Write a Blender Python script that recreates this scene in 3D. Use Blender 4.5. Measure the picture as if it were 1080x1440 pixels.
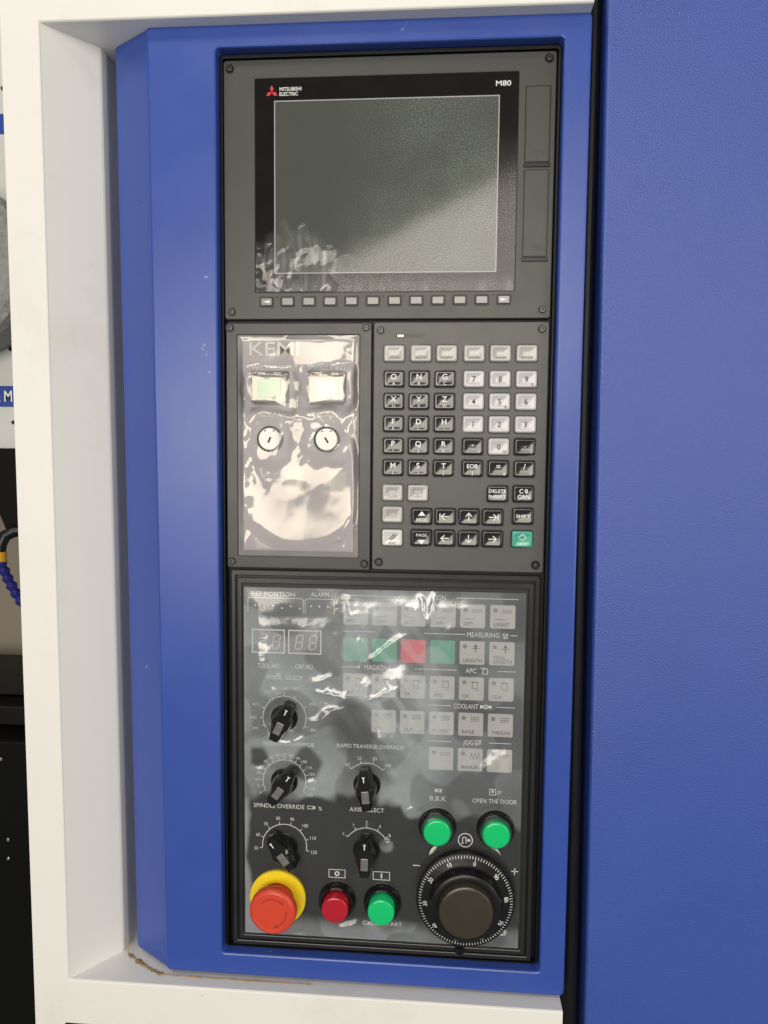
import bpy, math, random
from mathutils import Vector, Matrix, noise
random.seed(7)
D = bpy.data
S = bpy.context.scene
COL = S.collection
for o in list(D.objects): D.objects.remove(o)

# Panel frame of reference: x right, y up, z out of the panel, millimetres.
H0 = 1.3                                    # height of the panel origin above the floor, metres
def M3(x, y, z): return Vector((x*.001, -z*.001, y*.001))
def MW(x, y, z): return M3(x, y, z) + Vector((0, 0, H0))

# ------------------------------------------------------------------ camera
rx, ry, rz = (math.radians(a) for a in (4.5, 4.5, 0.9))
R = Matrix.Rotation(rz, 3, 'Z') @ Matrix.Rotation(ry, 3, 'Y') @ Matrix.Rotation(rx, 3, 'X')
Cv = -(R.transposed() @ Vector((0, 0, 666)))
def vd(v): return M3(v[0], -v[1], -v[2])*1000
right, down, fwd = (vd(R[i]) for i in range(3))
cam = D.objects.new('camera', D.cameras.new('camera')); COL.objects.link(cam)
mw = Matrix((right, -down, -fwd)).transposed().to_4x4()
mw.translation = MW(Cv[0], -Cv[1], -Cv[2])
cam.matrix_world = mw
cam.data.sensor_fit = 'VERTICAL'; cam.data.sensor_height = 36; cam.data.lens = 36*1080/1440
cam.data.clip_start = .02; cam.data.clip_end = 100
S.camera = cam

# ------------------------------------------------------------------ light
w = D.worlds.new('World'); S.world = w; w.use_nodes = True
w.node_tree.nodes['Background'].inputs[0].default_value = (.95, 1, .97, 1)
w.node_tree.nodes['Background'].inputs[1].default_value = .22
def area(name, loc, target, sx, sy, radiance, col, roll=0):
    l = D.lights.new(name, 'AREA'); l.shape = 'RECTANGLE'; l.size = sx; l.size_y = sy
    l.energy = radiance*math.pi*sx*sy; l.color = col
    o = D.objects.new(name, l); COL.objects.link(o); o.location = loc
    d = (Vector(target)-Vector(loc)).normalized()
    o.rotation_euler = (d.to_track_quat('-Z', 'Y').to_matrix() @ Matrix.Rotation(roll, 3, 'Z')).to_euler()
    return o
# the bright open front of the workshop behind the photographer, and a ceiling lamp
area('workshop_opening', (-.37, -3.3, 1.72), (0, 0, 1.32), 2.5, 1.12, 8.6, (1, .925, .81), math.radians(28))
area('ceiling_lamp', (-.9, -1.6, 3.2), (0, 0, 1.3), 1.5, .4, 8, (1, .97, .93))
area('side_fill', (2.1, -1.9, 1.6), (-.1, 0, 1.3), .7, 1.7, 6.5, (1, .95, .86))  # unseen fill added to brighten the splayed recess wall
S.view_settings.view_transform = 'Standard'; S.view_settings.look = 'None'
S.view_settings.exposure = 0; S.view_settings.gamma = 1; S.view_settings.use_curve_mapping = False
S.render.engine = 'CYCLES'
S.cycles.max_bounces = 8; S.cycles.transparent_max_bounces = 12

# ------------------------------------------------------------------ materials
def lin(c):
    if isinstance(c, str): c = [int(c[i:i+2], 16)/255 for i in (0, 2, 4)]
    else: return tuple(c)
    return tuple(v/12.92 if v <= .04045 else ((v+.055)/1.055)**2.4 for v in c)
def mat(name, col, rough=.5, metal=0, var=.06, vscale=60, bump=0, bscale=400, rvar=.06, spec=.5, coat=0, emit=0, dist=.0003, dirt=None, dirt_amt=0, dscale=12, specks=None, sp_scale=70, sp_th=.70):
    m = D.materials.new(name); m.use_nodes = True; nt = m.node_tree; N = nt.nodes; L = nt.links
    b = N['Principled BSDF']; c = lin(col)
    b.inputs['Metallic'].default_value = metal; b.inputs['Specular IOR Level'].default_value = spec
    b.inputs['Coat Weight'].default_value = coat; b.inputs['Coat Roughness'].default_value = .08
    tc = N.new('ShaderNodeTexCoord')
    n = N.new('ShaderNodeTexNoise'); n.inputs['Scale'].default_value = vscale; n.inputs['Detail'].default_value = 5
    L.new(tc.outputs['Object'], n.inputs['Vector'])
    mx = N.new('ShaderNodeMix'); mx.data_type = 'RGBA'
    mx.inputs[6].default_value = (*[v*(1-var) for v in c], 1); mx.inputs[7].default_value = (*[min(1, v*(1+var)) for v in c], 1)
    L.new(n.outputs['Fac'], mx.inputs[0]); colout = mx.outputs[2]
    if dirt:
        n2 = N.new('ShaderNodeTexNoise'); n2.inputs['Scale'].default_value = dscale; n2.inputs['Detail'].default_value = 8; n2.inputs['Roughness'].default_value = .7
        L.new(tc.outputs['Object'], n2.inputs['Vector'])
        r = N.new('ShaderNodeMapRange'); r.inputs[1].default_value = .52; r.inputs[2].default_value = .75; r.inputs[4].default_value = dirt_amt
        L.new(n2.outputs['Fac'], r.inputs[0])
        m2 = N.new('ShaderNodeMix'); m2.data_type = 'RGBA'; m2.inputs[7].default_value = (*lin(dirt), 1)
        L.new(r.outputs[0], m2.inputs[0]); L.new(colout, m2.inputs[6]); colout = m2.outputs[2]
    if specks:
        n4 = N.new('ShaderNodeTexNoise'); n4.inputs['Scale'].default_value = sp_scale; n4.inputs['Detail'].default_value = 3; n4.inputs['Roughness'].default_value = .6
        L.new(tc.outputs['Object'], n4.inputs['Vector'])
        r4 = N.new('ShaderNodeMapRange'); r4.inputs[1].default_value = sp_th; r4.inputs[2].default_value = sp_th+.04; r4.inputs[4].default_value = .75
        L.new(n4.outputs['Fac'], r4.inputs[0])
        m4 = N.new('ShaderNodeMix'); m4.data_type = 'RGBA'; m4.inputs[7].default_value = (*lin(specks), 1)
        L.new(r4.outputs[0], m4.inputs[0]); L.new(colout, m4.inputs[6]); colout = m4.outputs[2]
    L.new(colout, b.inputs['Base Color'])
    rr_ = N.new('ShaderNodeMapRange'); rr_.inputs[3].default_value = max(.02, rough-rvar); rr_.inputs[4].default_value = rough+rvar
    L.new(n.outputs['Fac'], rr_.inputs[0]); L.new(rr_.outputs[0], b.inputs['Roughness'])
    if bump:
        n3 = N.new('ShaderNodeTexNoise'); n3.inputs['Scale'].default_value = bscale; n3.inputs['Detail'].default_value = 3
        L.new(tc.outputs['Object'], n3.inputs['Vector'])
        bp = N.new('ShaderNodeBump'); bp.inputs['Strength'].default_value = bump; bp.inputs['Distance'].default_value = dist
        L.new(n3.outputs['Fac'], bp.inputs['Height']); L.new(bp.outputs[0], b.inputs['Normal'])
    if emit:
        b.inputs['Emission Color'].default_value = (*c, 1); b.inputs['Emission Strength'].default_value = emit
    return m
BLUE = (.031, .073, .350)
m_blue = mat('blue_paint', BLUE, .31, spec=.5, specks=(.30, .33, .45), sp_scale=55, sp_th=.735, dirt=(.06, .09, .28), dirt_amt=.4, dscale=7, var=.05, vscale=25, bump=.3, bscale=700, dist=.0002)
m_bluedoor = mat('blue_textured_paint', (.032, .074, .350), .40, spec=.65, var=.10, vscale=9, bump=.9, bscale=800, dist=.0006, dirt=(.05, .08, .33), dirt_amt=.35, dscale=6)
m_white = mat('white_paint', (.79, .773, .735), .42, var=.02, vscale=8, bump=.15, bscale=500, dirt='a89a80', dirt_amt=.2, dscale=6, specks='5a5040', sp_scale=45, sp_th=.735)
m_grime = mat('grime', '9a7d50', .85, var=.6, vscale=160, bump=.8, bscale=800)
m_rubber = mat('black_rubber', (.005, .005, .008), .45, var=.2, spec=.25)
m_black = mat('black_plastic', (.007, .007, .008), .33, spec=.35, var=.2, bump=.1, bscale=900)
m_gloss = mat('gloss_black', (.008, .008, .008), .12, var=.2)
m_disp = mat('display_bezel_paint', (.050, .051, .046), .38, var=.05, bump=.35, bscale=1500, dist=.0001, spec=.42)
m_kb = mat('keyboard_paint', (.077, .074, .075), .38, var=.05, bump=.35, bscale=1500, dist=.0001, spec=.42)
m_kemi = mat('switch_frame_paint', (.036, .033, .034), .38, var=.05, bump=.3, bscale=1500, dist=.0001)
m_opf = mat('operator_frame_paint', (.018, .018, .018), .30, var=.08, bump=.2, bscale=1200, dist=.0001)
m_opp = mat('operator_sheet', (.026, .027, .029), .45, var=.08, vscale=20, spec=.3)
m_glass = mat('display_glass', (.010, .009, .008), .12, var=.2, spec=.22)
m_plate = mat('grey_plate', (.40, .37, .41), .4, var=.05)
m_inset = mat('inset_grey', (.16, .15, .15), .45)
m_print = mat('white_print', (.86, .88, .86), .6, var=.12, vscale=900)
m_printd = mat('dark_print', (.045, .045, .047), .6)
m_printg = mat('grey_print', (.055, .055, .052), .6)
m_printl = mat('faint_print', (.22, .22, .21), .5)
m_red = mat('logo_red', (.62, .02, .03), .5)
m_silver = mat('silver_key', (.40, .39, .375), .26, var=.06, coat=.3)
m_whitek = mat('white_key', (.60, .58, .56), .28, var=.04, coat=.3)
m_numk = mat('number_key', (.50, .48, .50), .26, var=.04, coat=.3)
m_blackk = mat('black_key', (.012, .012, .012), .22, var=.2, coat=.4)
m_greenk = mat('green_key', (.055, .36, .27), .28, coat=.3)
m_soft = mat('soft_key', (.15, .15, .14), .22, var=.05, coat=.3)
m_steel = mat('screw_steel', (.075, .075, .075), .30, metal=1, var=.2)
m_screw = mat('black_oxide', (.022, .022, .022), .28, var=.3)
m_mk = mat('membrane_key', (.50, .49, .48), .5, var=.04)
m_mkg = mat('membrane_green', (.045, .38, .22), .5)
m_mkr = mat('membrane_red', (.72, .05, .07), .5)
m_yel = mat('yellow_plastic', (.88, .66, .012), .42, var=.06, dirt='8a7a40', dirt_amt=.3, dscale=60)
m_orange = mat('emergency_red', (.62, .055, .022), .36, var=.07, vscale=60, dirt='8a4a38', dirt_amt=.4, dscale=70, bump=.1, bscale=900)
m_orange2 = mat('emergency_red_mark', (.36, .035, .015), .5)
m_green = mat('green_lens', (.004, .52, .16), .22, var=.03, coat=.2)
m_greenr = mat('green_collar', (.02, .10, .05), .2, coat=.5)
m_redl = mat('red_lens', (.42, .008, .022), .2, var=.03, coat=.3)
m_olive = mat('brown_cap', (.036, .028, .017), .32, var=.15, spec=.6)
m_pale = mat('pale_green_lens', (.06, .48, .22), .3)
m_palew = mat('pale_white_lens', (.80, .72, .72), .3)
m_bez = mat('clear_grey_bezel', (.52, .50, .46), .3)
m_cream = mat('cream_white', (.80, .78, .74), .35)
m_scrap = mat('film_scrap', (.62, .62, .52), .5)
m_7off = mat('segment_off', (.62, .60, .52), .4)
m_7offr = mat('segment_off_red', (.66, .46, .38), .4)
m_7bg = mat('segment_window', (.10, .09, .085), .3)

# LCD: grey-green, with fine dust where the sheet is dirty
def lcd_mat():
    m = mat('lcd_panel', (.082, .089, .077), .085, var=.05, spec=.34)
    nt = m.node_tree; N = nt.nodes; L = nt.links; b = N['Principled BSDF']
    tc = N.new('ShaderNodeTexCoord'); n = N.new('ShaderNodeTexNoise'); n.inputs['Scale'].default_value = 850; n.inputs['Detail'].default_value = 4; n.inputs['Roughness'].default_value = .75
    L.new(tc.outputs['Object'], n.inputs['Vector'])
    g = N.new('ShaderNodeTexNoise'); g.inputs['Scale'].default_value = 14; g.inputs['Detail'].default_value = 2
    L.new(tc.outputs['Object'], g.inputs['Vector'])
    sx = N.new('ShaderNodeSeparateXYZ'); L.new(tc.outputs['Object'], sx.inputs[0])
    r0 = N.new('ShaderNodeMapRange'); r0.inputs[1].default_value = -.045; r0.inputs[2].default_value = .03; L.new(sx.outputs[0], r0.inputs[0])
    r1 = N.new('ShaderNodeMapRange'); r1.inputs[1].default_value = .47; r1.inputs[2].default_value = .66; r1.inputs[4].default_value = .75; L.new(n.outputs['Fac'], r1.inputs[0])
    r2 = N.new('ShaderNodeMapRange'); r2.inputs[1].default_value = .25; r2.inputs[2].default_value = .6; L.new(g.outputs['Fac'], r2.inputs[0])
    k = N.new('ShaderNodeMath'); k.operation = 'MULTIPLY'; L.new(r0.outputs[0], k.inputs[0]); L.new(r1.outputs[0], k.inputs[1])
    k2 = N.new('ShaderNodeMath'); k2.operation = 'MULTIPLY'; L.new(k.outputs[0], k2.inputs[0]); L.new(r2.outputs[0], k2.inputs[1])
    src = b.inputs['Base Color'].links[0].from_socket
    mx = N.new('ShaderNodeMix'); mx.data_type = 'RGBA'; mx.inputs[7].default_value = (.33, .37, .33, 1)
    L.new(k2.outputs[0], mx.inputs[0]); L.new(src, mx.inputs[6]); L.new(mx.outputs[2], b.inputs['Base Color'])
    return m
m_lcd = lcd_mat()

def film_mat(name, tint, haze_lo, haze_hi, rough, gl_lo, gl_hi, bump=.25, bscale=90, gtint=(1, 1, 1)):
    m = D.materials.new(name); m.use_nodes = True; nt = m.node_tree; N = nt.nodes; L = nt.links
    N.remove(N['Principled BSDF']); out = N['Material Output']
    at = N.new('ShaderNodeAttribute'); at.attribute_name = 'loose'  # film looseness, with painted glare and reflection streaks mixed in
    tc = N.new('ShaderNodeTexCoord')
    nz = N.new('ShaderNodeTexNoise'); nz.inputs['Scale'].default_value = bscale; nz.inputs['Detail'].default_value = 6; nz.inputs['Roughness'].default_value = .6
    L.new(tc.outputs['Object'], nz.inputs['Vector'])
    bp = N.new('ShaderNodeBump'); bp.inputs['Distance'].default_value = .001
    bs = N.new('ShaderNodeMath'); bs.operation = 'MULTIPLY'; bs.inputs[1].default_value = bump; L.new(at.outputs['Fac'], bs.inputs[0]); L.new(bs.outputs[0], bp.inputs['Strength'])
    L.new(nz.outputs['Fac'], bp.inputs['Height'])
    def mr(lo, hi):
        r = N.new('ShaderNodeMapRange'); r.inputs[3].default_value = lo; r.inputs[4].default_value = hi
        L.new(at.outputs['Fac'], r.inputs[0]); return r.outputs[0]
    hz = mr(haze_lo, haze_hi)
    nv = N.new('ShaderNodeMapRange'); nv.inputs[1].default_value = .3; nv.inputs[2].default_value = .7; nv.inputs[3].default_value = .88; nv.inputs[4].default_value = 1.12
    n2 = N.new('ShaderNodeTexNoise'); n2.inputs['Scale'].default_value = 16; n2.inputs['Detail'].default_value = 4; n2.inputs['Distortion'].default_value = 1.5
    L.new(tc.outputs['Object'], n2.inputs['Vector']); L.new(n2.outputs['Fac'], nv.inputs[0])
    hm = N.new('ShaderNodeMath'); hm.operation = 'MULTIPLY'; L.new(hz, hm.inputs[0]); L.new(nv.outputs[0], hm.inputs[1])
    tr = N.new('ShaderNodeBsdfTransparent'); tr.inputs[0].default_value = (.97, .97, .97, 1)
    df = N.new('ShaderNodeBsdfDiffuse'); df.inputs[0].default_value = (*tint, 1); L.new(bp.outputs[0], df.inputs['Normal'])
    gl = N.new('ShaderNodeBsdfGlossy'); gl.inputs['Roughness'].default_value = rough; gl.inputs[0].default_value = (*gtint, 1); L.new(bp.outputs[0], gl.inputs['Normal'])
    fr = N.new('ShaderNodeFresnel'); fr.inputs[0].default_value = 1.5; L.new(bp.outputs[0], fr.inputs['Normal'])
    fm = N.new('ShaderNodeMath'); fm.operation = 'MULTIPLY'; fm.use_clamp = True; L.new(fr.outputs[0], fm.inputs[0]); L.new(mr(gl_lo, gl_hi), fm.inputs[1])
    m1 = N.new('ShaderNodeMixShader'); L.new(hm.outputs[0], m1.inputs[0]); L.new(tr.outputs[0], m1.inputs[1]); L.new(df.outputs[0], m1.inputs[2])
    m2 = N.new('ShaderNodeMixShader'); L.new(fm.outputs[0], m2.inputs[0]); L.new(m1.outputs[0], m2.inputs[1]); L.new(gl.outputs[0], m2.inputs[2])
    L.new(m2.outputs[0], out.inputs[0]); return m
m_film = film_mat('loose_clear_film', (.80, .86, .92), .02, .34, .15, .8, 2.2, bump=.06)
m_filmk = film_mat('crumpled_clear_film', (.88, .85, .84), .06, .28, .10, 1.3, 1.9, bump=.10, bscale=50, gtint=(1, .92, .80))
m_films = film_mat('screen_reflection_film', (.85, .87, .86), .0, .17, .10, .15, 1.5)

# ------------------------------------------------------------------ mesh helpers
ORG = {}
def link(name, me, parent=None, org=(0, 0, 0), rot=0):
    o = D.objects.new(name, me); COL.objects.link(o); ORG[o] = Vector(org)
    if parent is None: o.location = MW(*org)
    else: o.parent = parent; o.location = M3(*(Vector(org)-ORG[parent]))
    if rot: o.rotation_euler = (0, math.radians(rot), 0)
    return o
def tag(o, label=None, cat=None, group=None, kind=None):
    if label: o['label'] = label
    if cat: o['category'] = cat
    if group: o['group'] = group
    if kind: o['kind'] = kind
    return o
def thing(name, label, cat, org, group=None):
    return tag(link(name, None, None, org), label, cat, group)
class G:
    """Collects polygons in panel millimetres, relative to an origin."""
    def __init__(s): s.v = []; s.f = []; s.sm = []
    def add(s, pts, faces, smooth=True):
        b = len(s.v); s.v += [tuple(p) for p in pts]; s.f += [[i+b for i in f] for f in faces]; s.sm += [smooth]*len(faces); return s
    def loft(s, rings, cap0=False, cap1=True):
        n = len(rings[0]); pts = [p for r in rings for p in r]; fs = []
        for k in range(len(rings)-1):
            for i in range(n):
                j = (i+1) % n; fs.append([k*n+i, k*n+j, (k+1)*n+j, (k+1)*n+i])
        if cap0: fs.append(list(range(n))[::-1])
        if cap1: fs.append([(len(rings)-1)*n+i for i in range(n)])
        return s.add(pts, fs)
    def rbox(s, x0, x1, y0, y1, z0, z1, r=1, b=.5, n=4):
        def rg(i, z): return rr(x0+i, x1-i, y0+i, y1-i, max(r-i, .05), z, n)
        rs = [rg(0, z0), rg(0, z1-b)]+[rg(b*(1-math.cos(a)), z1-b+b*math.sin(a)) for a in (.5, 1.05, math.pi/2)]
        return s.loft(rs)
    def lathe(s, cx, cy, prof, n=40, cap0=False, cap1=True):
        rings = [[(cx+r*math.cos(2*math.pi*i/n), cy+r*math.sin(2*math.pi*i/n), z) for i in range(n)] for r, z in prof]
        return s.loft(rings, cap0, cap1)
    def tube(s, path, rad, n=10, caps=True):
        rings = []; T = [Vector(p) for p in path]
        for i, p in enumerate(T):
            d = (T[min(i+1, len(T)-1)]-T[max(i-1, 0)]).normalized()
            u = d.orthogonal().normalized() if i == 0 else (u-d*u.dot(d)).normalized()
            v = d.cross(u); r = rad[i] if isinstance(rad, (list, tuple)) else rad
            rings.append([p+(u*math.cos(2*math.pi*k/n)+v*math.sin(2*math.pi*k/n))*r for k in range(n)])
        return s.loft(rings, caps, caps)
    # flat print
    def quad(s, x0, x1, y0, y1, z): return s.add([(x0, y0, z), (x1, y0, z), (x1, y1, z), (x0, y1, z)], [[0, 1, 2, 3]])
    def line(s, x0, y0, x1, y1, wd, z):
        d = Vector((x1-x0, y1-y0)); d.normalize(); n = Vector((-d.y, d.x))*wd/2
        return s.add([(x0-n.x, y0-n.y, z), (x1-n.x, y1-n.y, z), (x1+n.x, y1+n.y, z), (x0+n.x, y0+n.y, z)], [[0, 1, 2, 3]])
    def poly(s, pts, z): return s.add([(x, y, z) for x, y in pts], [list(range(len(pts)))])
    def frame(s, x0, x1, y0, y1, wd, z):
        s.quad(x0, x1, y1-wd, y1, z); s.quad(x0, x1, y0, y0+wd, z); s.quad(x0, x0+wd, y0+wd, y1-wd, z); return s.quad(x1-wd, x1, y0+wd, y1-wd, z)
    def arc(s, cx, cy, r, a0, a1, wd, z, n=None):
        n = n or max(6, int(abs(a1-a0)/5)); pts = []; fs = []
        for i in range(n+1):
            a = math.radians(a0+(a1-a0)*i/n)
            for q in (r-wd/2, r+wd/2): pts.append((cx+q*math.sin(a), cy+q*math.cos(a), z))
        for i in range(n): fs.append([2*i, 2*i+1, 2*i+3, 2*i+2])
        return s.add(pts, fs)
    def tick(s, cx, cy, r0, r1, a, wd, z):
        a = math.radians(a); return s.line(cx+r0*math.sin(a), cy+r0*math.cos(a), cx+r1*math.sin(a), cy+r1*math.cos(a), wd, z)
    def text(s, body, x, y, h, z, wd=None, al='C', rot=0, fat=0):
        vs, fs = glyphs(body, fat)
        if not vs: return s
        xs = [v[0] for v in vs]; a, b = min(xs), max(xs)
        sc = h/.70; sxx = sc if wd is None else wd/max(b-a, 1e-6)
        off = {'C': (a+b)/2, 'L': a, 'R': b}[al]; c_, s_ = math.cos(math.radians(rot)), math.sin(math.radians(rot))
        pts = []
        for vx, vy in vs:
            px, py = (vx-off)*sxx, vy*sc-h/2
            pts.append((x+px*c_+py*s_, y-px*s_+py*c_, z))
        return s.add(pts, fs)
    def mesh(s, name, m, org=(0, 0, 0), ang=35):
        me = D.meshes.new(name)
        me.from_pydata([M3(x-org[0], y-org[1], z-org[2]) for x, y, z in s.v], [], s.f)
        me.update()
        flat = [not sm_ or abs(p.normal.y) > .9999 or p.area > 2e-4 for sm_, p in zip(s.sm, me.polygons)]
        me.polygons.foreach_set('use_smooth', [True]*len(flat))
        if ang: me.set_sharp_from_angle(angle=math.radians(ang))
        # large plane faces keep their own normal: sharpen every edge round them
        for p, f_ in zip(me.polygons, flat):
            if f_:
                p.use_smooth = False
        if m: me.materials.append(m)
        return me
    def obj(s, name, m, parent=None, org=None, ang=35, rot=0, label=None):
        if org is None: org = tuple(ORG[parent]) if parent else (0, 0, 0)
        o = link(name, s.mesh(name, m, org, ang), parent, org, rot)
        if label: o['label'] = label
        return o
def rr(x0, x1, y0, y1, r, z, n=4):
    out = []
    for cx, cy, a in ((x1-r, y1-r, 0), (x0+r, y1-r, 90), (x0+r, y0+r, 180), (x1-r, y0+r, 270)):
        for i in range(n+1):
            t = math.radians(a+90*i/n); out.append((cx+r*math.cos(t), cy+r*math.sin(t), z))
    return out
_gl = {}
def glyphs(body, fat=0):
    key = (body, fat)
    if key not in _gl:
        c = D.curves.new('t', 'FONT'); c.body = body; c.size = 1; c.resolution_u = 3; c.offset = fat
        o = D.objects.new('t', c); COL.objects.link(o)
        dg = bpy.context.evaluated_depsgraph_get(); me = D.meshes.new_from_object(o.evaluated_get(dg))
        _gl[key] = ([(v.co.x, v.co.y) for v in me.vertices], [list(p.vertices) for p in me.polygons])
        D.meshes.remove(me); D.objects.remove(o); D.curves.remove(c)
    return _gl[key]
def hole_plate(g, outer, inner, z0, z1, b=.6, ri=2, ro=3, zin=None):
    """rounded plate with a rectangular opening; the opening wall goes down to zin"""
    zin = z0 if zin is None else zin
    g.loft([rr(*outer, ro, z0), rr(*outer, ro, z1-b), rr(outer[0]+b*.3, outer[1]-b*.3, outer[2]+b*.3, outer[3]-b*.3, ro, z1-b*.3),
            rr(outer[0]+b, outer[1]-b, outer[2]+b, outer[3]-b, ro, z1),
            rr(inner[0]-b, inner[1]+b, inner[2]-b, inner[3]+b, ri+b, z1), rr(inner[0]-b*.3, inner[1]+b*.3, inner[2]-b*.3, inner[3]+b*.3, ri+b*.3, z1-b*.3),
            rr(*inner, ri, z1-b), rr(*inner, ri, zin)], cap1=False)
    return g
_screw = None
def screw(parent, x, y, z=0, rot=0):
    global _screw
    if _screw is None:
        g = G(); g.lathe(0, 0, [(4.0, -.5), (4.0, .15), (3.8, .35), (3.2, .35), (3.05, 0), (2.6, 0), (2.6, .9), (2.3, 1.25), (1.45, 1.25)], 24, cap1=False)
        g.loft([[(1.45*math.cos(2*math.pi*i/24), 1.45*math.sin(2*math.pi*i/24), 1.25) for i in range(24)],
                [(1.15*math.cos(2*math.pi*i/24), 1.15*math.sin(2*math.pi*i/24), -.4) for i in range(24)]])
        me = g.mesh('screw', m_screw)
        g2 = G(); g2.lathe(0, 0, [(2.25, 1.22), (2.15, 1.34), (1.6, 1.34), (1.5, 1.2)], 24, cap1=False)
        _screw = (me, g2.mesh('screw_rim', m_steel))
    o = link('screw', _screw[0], parent, (x, y, z), rot); link('screw_rim', _screw[1], o, (x, y, z)); return o

# ------------------------------------------------------------------ setting: white frame, blue housing, blue door
wf = thing('machine_enclosure', 'cream white machine frame with splayed recess around the blue control housing', 'enclosure', (-280, -427, 26))
ZF, ZB = 26, -16
def ring_c(x_top, x_bot, y1, y0, z):      # C outline, open to the right
    return [(162, y1, z), (x_top, y1, z), (x_bot, y0, z), (160.5, y0, z)]
g = G()
o0, o1 = (-322, 480, ZF-2), (-313, -520, ZF-2)
prof = [[(162, 480, ZF), (-320, 480, ZF), (-312.3, -520, ZF), (160.5, -520, ZF)],
        ring_c(-287.5, -281.5, 403, -428.5, ZF), ring_c(-286.6, -280.6, 402.2, -427.7, ZF-.5), ring_c(-286, -280, 401.6, -427, ZF-1.6),
        ring_c(-254.5, -248, 401.6, -427, ZB), ring_c(-253.5, -247, 401.6, -427, ZB-2), ring_c(-253.5, -247, 401.6, -427, ZB-60)]
pts = [p for r in prof for p in r]; fs = []
for k in range(6):
    for i in range(3): fs.append([k*4+i, k*4+i+1, (k+1)*4+i+1, (k+1)*4+i])
b = len(pts)
pts += [(162, 480, ZB-60), (-321, 480, ZB-60), (-313, -520, ZB-60), (160.5, -520, ZB-60)]
for i in range(3): fs.append([b+i, b+i+1, i+1, i])
# right-hand ends of the rails
fs.append([0, 4, 8, 12, 16, 20, 24, b]); fs.append([3, b+3, 27, 23, 19, 15, 11, 7])
g.add(pts, fs); g.obj('frame_face', m_white, wf, ang=30)
G().add([(-260, 410, ZB-60), (-260, -436, ZB-60), (172, -436, ZB-60), (172, 410, ZB-60)], [[0, 1, 2, 3]]).obj('recess_panel', m_white, wf)
# slot cut in the bottom rail and dried sealant in the recess corner
g = G(); g.rbox(-285, -246, -476, -468.5, ZF-.5, ZF+.5, 2, .3); g.obj('slot', m_black, wf, label='dark slot at the bottom edge of the white frame')
g = G(); PT = [(-243.5, -414, -15), (-242, -421, -14.5), (-240, -426, -12), (-226, -426.6, -3), (-212, -426.6, 6), (-197, -426.6, 12.6), (-150, -426.75, 12.8), (-60, -426.8, 12.8)]
for a in range(len(PT)-1):
    A, B = Vector(PT[a]), Vector(PT[a+1]); n_ = 14; ps = []
    for i in range(n_+1):
        c = A.lerp(B, i/n_); k = noise.noise(c*.35); wd = max(.10, (2.4 if a < 5 else .8)*(.55+1.1*k+.5*noise.noise(c*1.1)))*(1 if a > 1 else .55)
        side = Vector((wd, 0, 0)) if a < 2 else Vector((-.55*wd, 0, .83*wd)); up = Vector((0, 0, 1)) if a < 2 else Vector((0, 1, 0))
        ps += [c-side, c-side*.3+up*(.5+.5*abs(k)), c+side*.5+up*(.35+.5*abs(k)), c+side*1.2]
    g.add(ps, [[4*i+q, 4*i+q+1, 4*i+q+5, 4*i+q+4] for i in range(n_) for q in range(3)])
g.obj('dried_sealant', m_grime, wf, label='brown dried sealant in the lower recess corner')

ch = thing('control_housing', 'blue painted steel control housing with chamfered left side holding the panels', 'housing', (0, -425, 0))
g = G()
def hr(i, z, r, dx=0):
    q = rr(-198.5+i-dx, 163.6-i, -423.6+i, 403-i, r, z, 5)
    return [(x+(-.0085*y if x < 0 else 0), y-.0035*(x-100)*(1 if y < 0 else 0), zz) for x, y, zz in q]   # the left edge leans a little
IN = (-142.6, 141.8, -402.4, 384)
g.loft([rr(*IN, 3, -8, 5), rr(*IN, 3, 10.4, 5), rr(IN[0]-.5, IN[1]+.5, IN[2]-.5, IN[3]+.5, 3.5, 11.5, 5), rr(IN[0]-1.6, IN[1]+1.6, IN[2]-1.6, IN[3]+1.6, 4.5, 12, 5),
        hr(2.2, 12, 3), hr(.7, 11.4, 4), hr(0, 9.8, 5)][::-1], cap1=False)
# chamfer going back on the left, straight sides elsewhere
ra = hr(0, 9.8, 5); rb = [(x-(38 if x < 0 else 0), y, -16) for x, y, z in ra]
g.loft([[(x, y, -76) for x, y, z in rb], rb, ra], cap1=False)
g.obj('housing_shell', m_blue, ch, ang=40)
g = G(); g.loft([rr(-144, 143, -404, 386, 3, -6.5), ], cap0=False, cap1=True); g.obj('backing_plate', m_rubber, ch)
g = G(); hole_plate(g, (-142.4, 141.6, -402.2, 383.8), (-139.9, 138.9, -401.6, 380.2), -6, 1.5, .8, 1, 3); g.obj('rubber_gasket', m_rubber, ch)

dr = thing('machine_door', 'large blue textured steel door to the right of the black gap', 'door', (300, -500, 5))
g = G()
def dq(i, z): return [(174.9+i+.0106*0, 470-i, z), (184+i, -530+i, z), (470-i, -530+i, z), (470-i, 470-i, z)]
g.loft([dq(0, -40), dq(0, 1), dq(.5, 3.2), dq(1.8, 4.6), dq(3.6, 5)], cap0=False); g.obj('door_skin', m_bluedoor, dr, ang=50)
g = G(); g.add([(160, 480, -45), (160, -530, -45), (190, -530, -45), (190, 480, -45)], [[0, 1, 2, 3]])  # black backing and tube added so the door gap stays dark
g.tube([(168.2, 480, -9), (168.7, 0, -9), (171.5, -530, -9)], [5.2, 5.8, 8.5], 12); g.obj('dark_gap_backing', m_rubber, dr)

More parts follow.
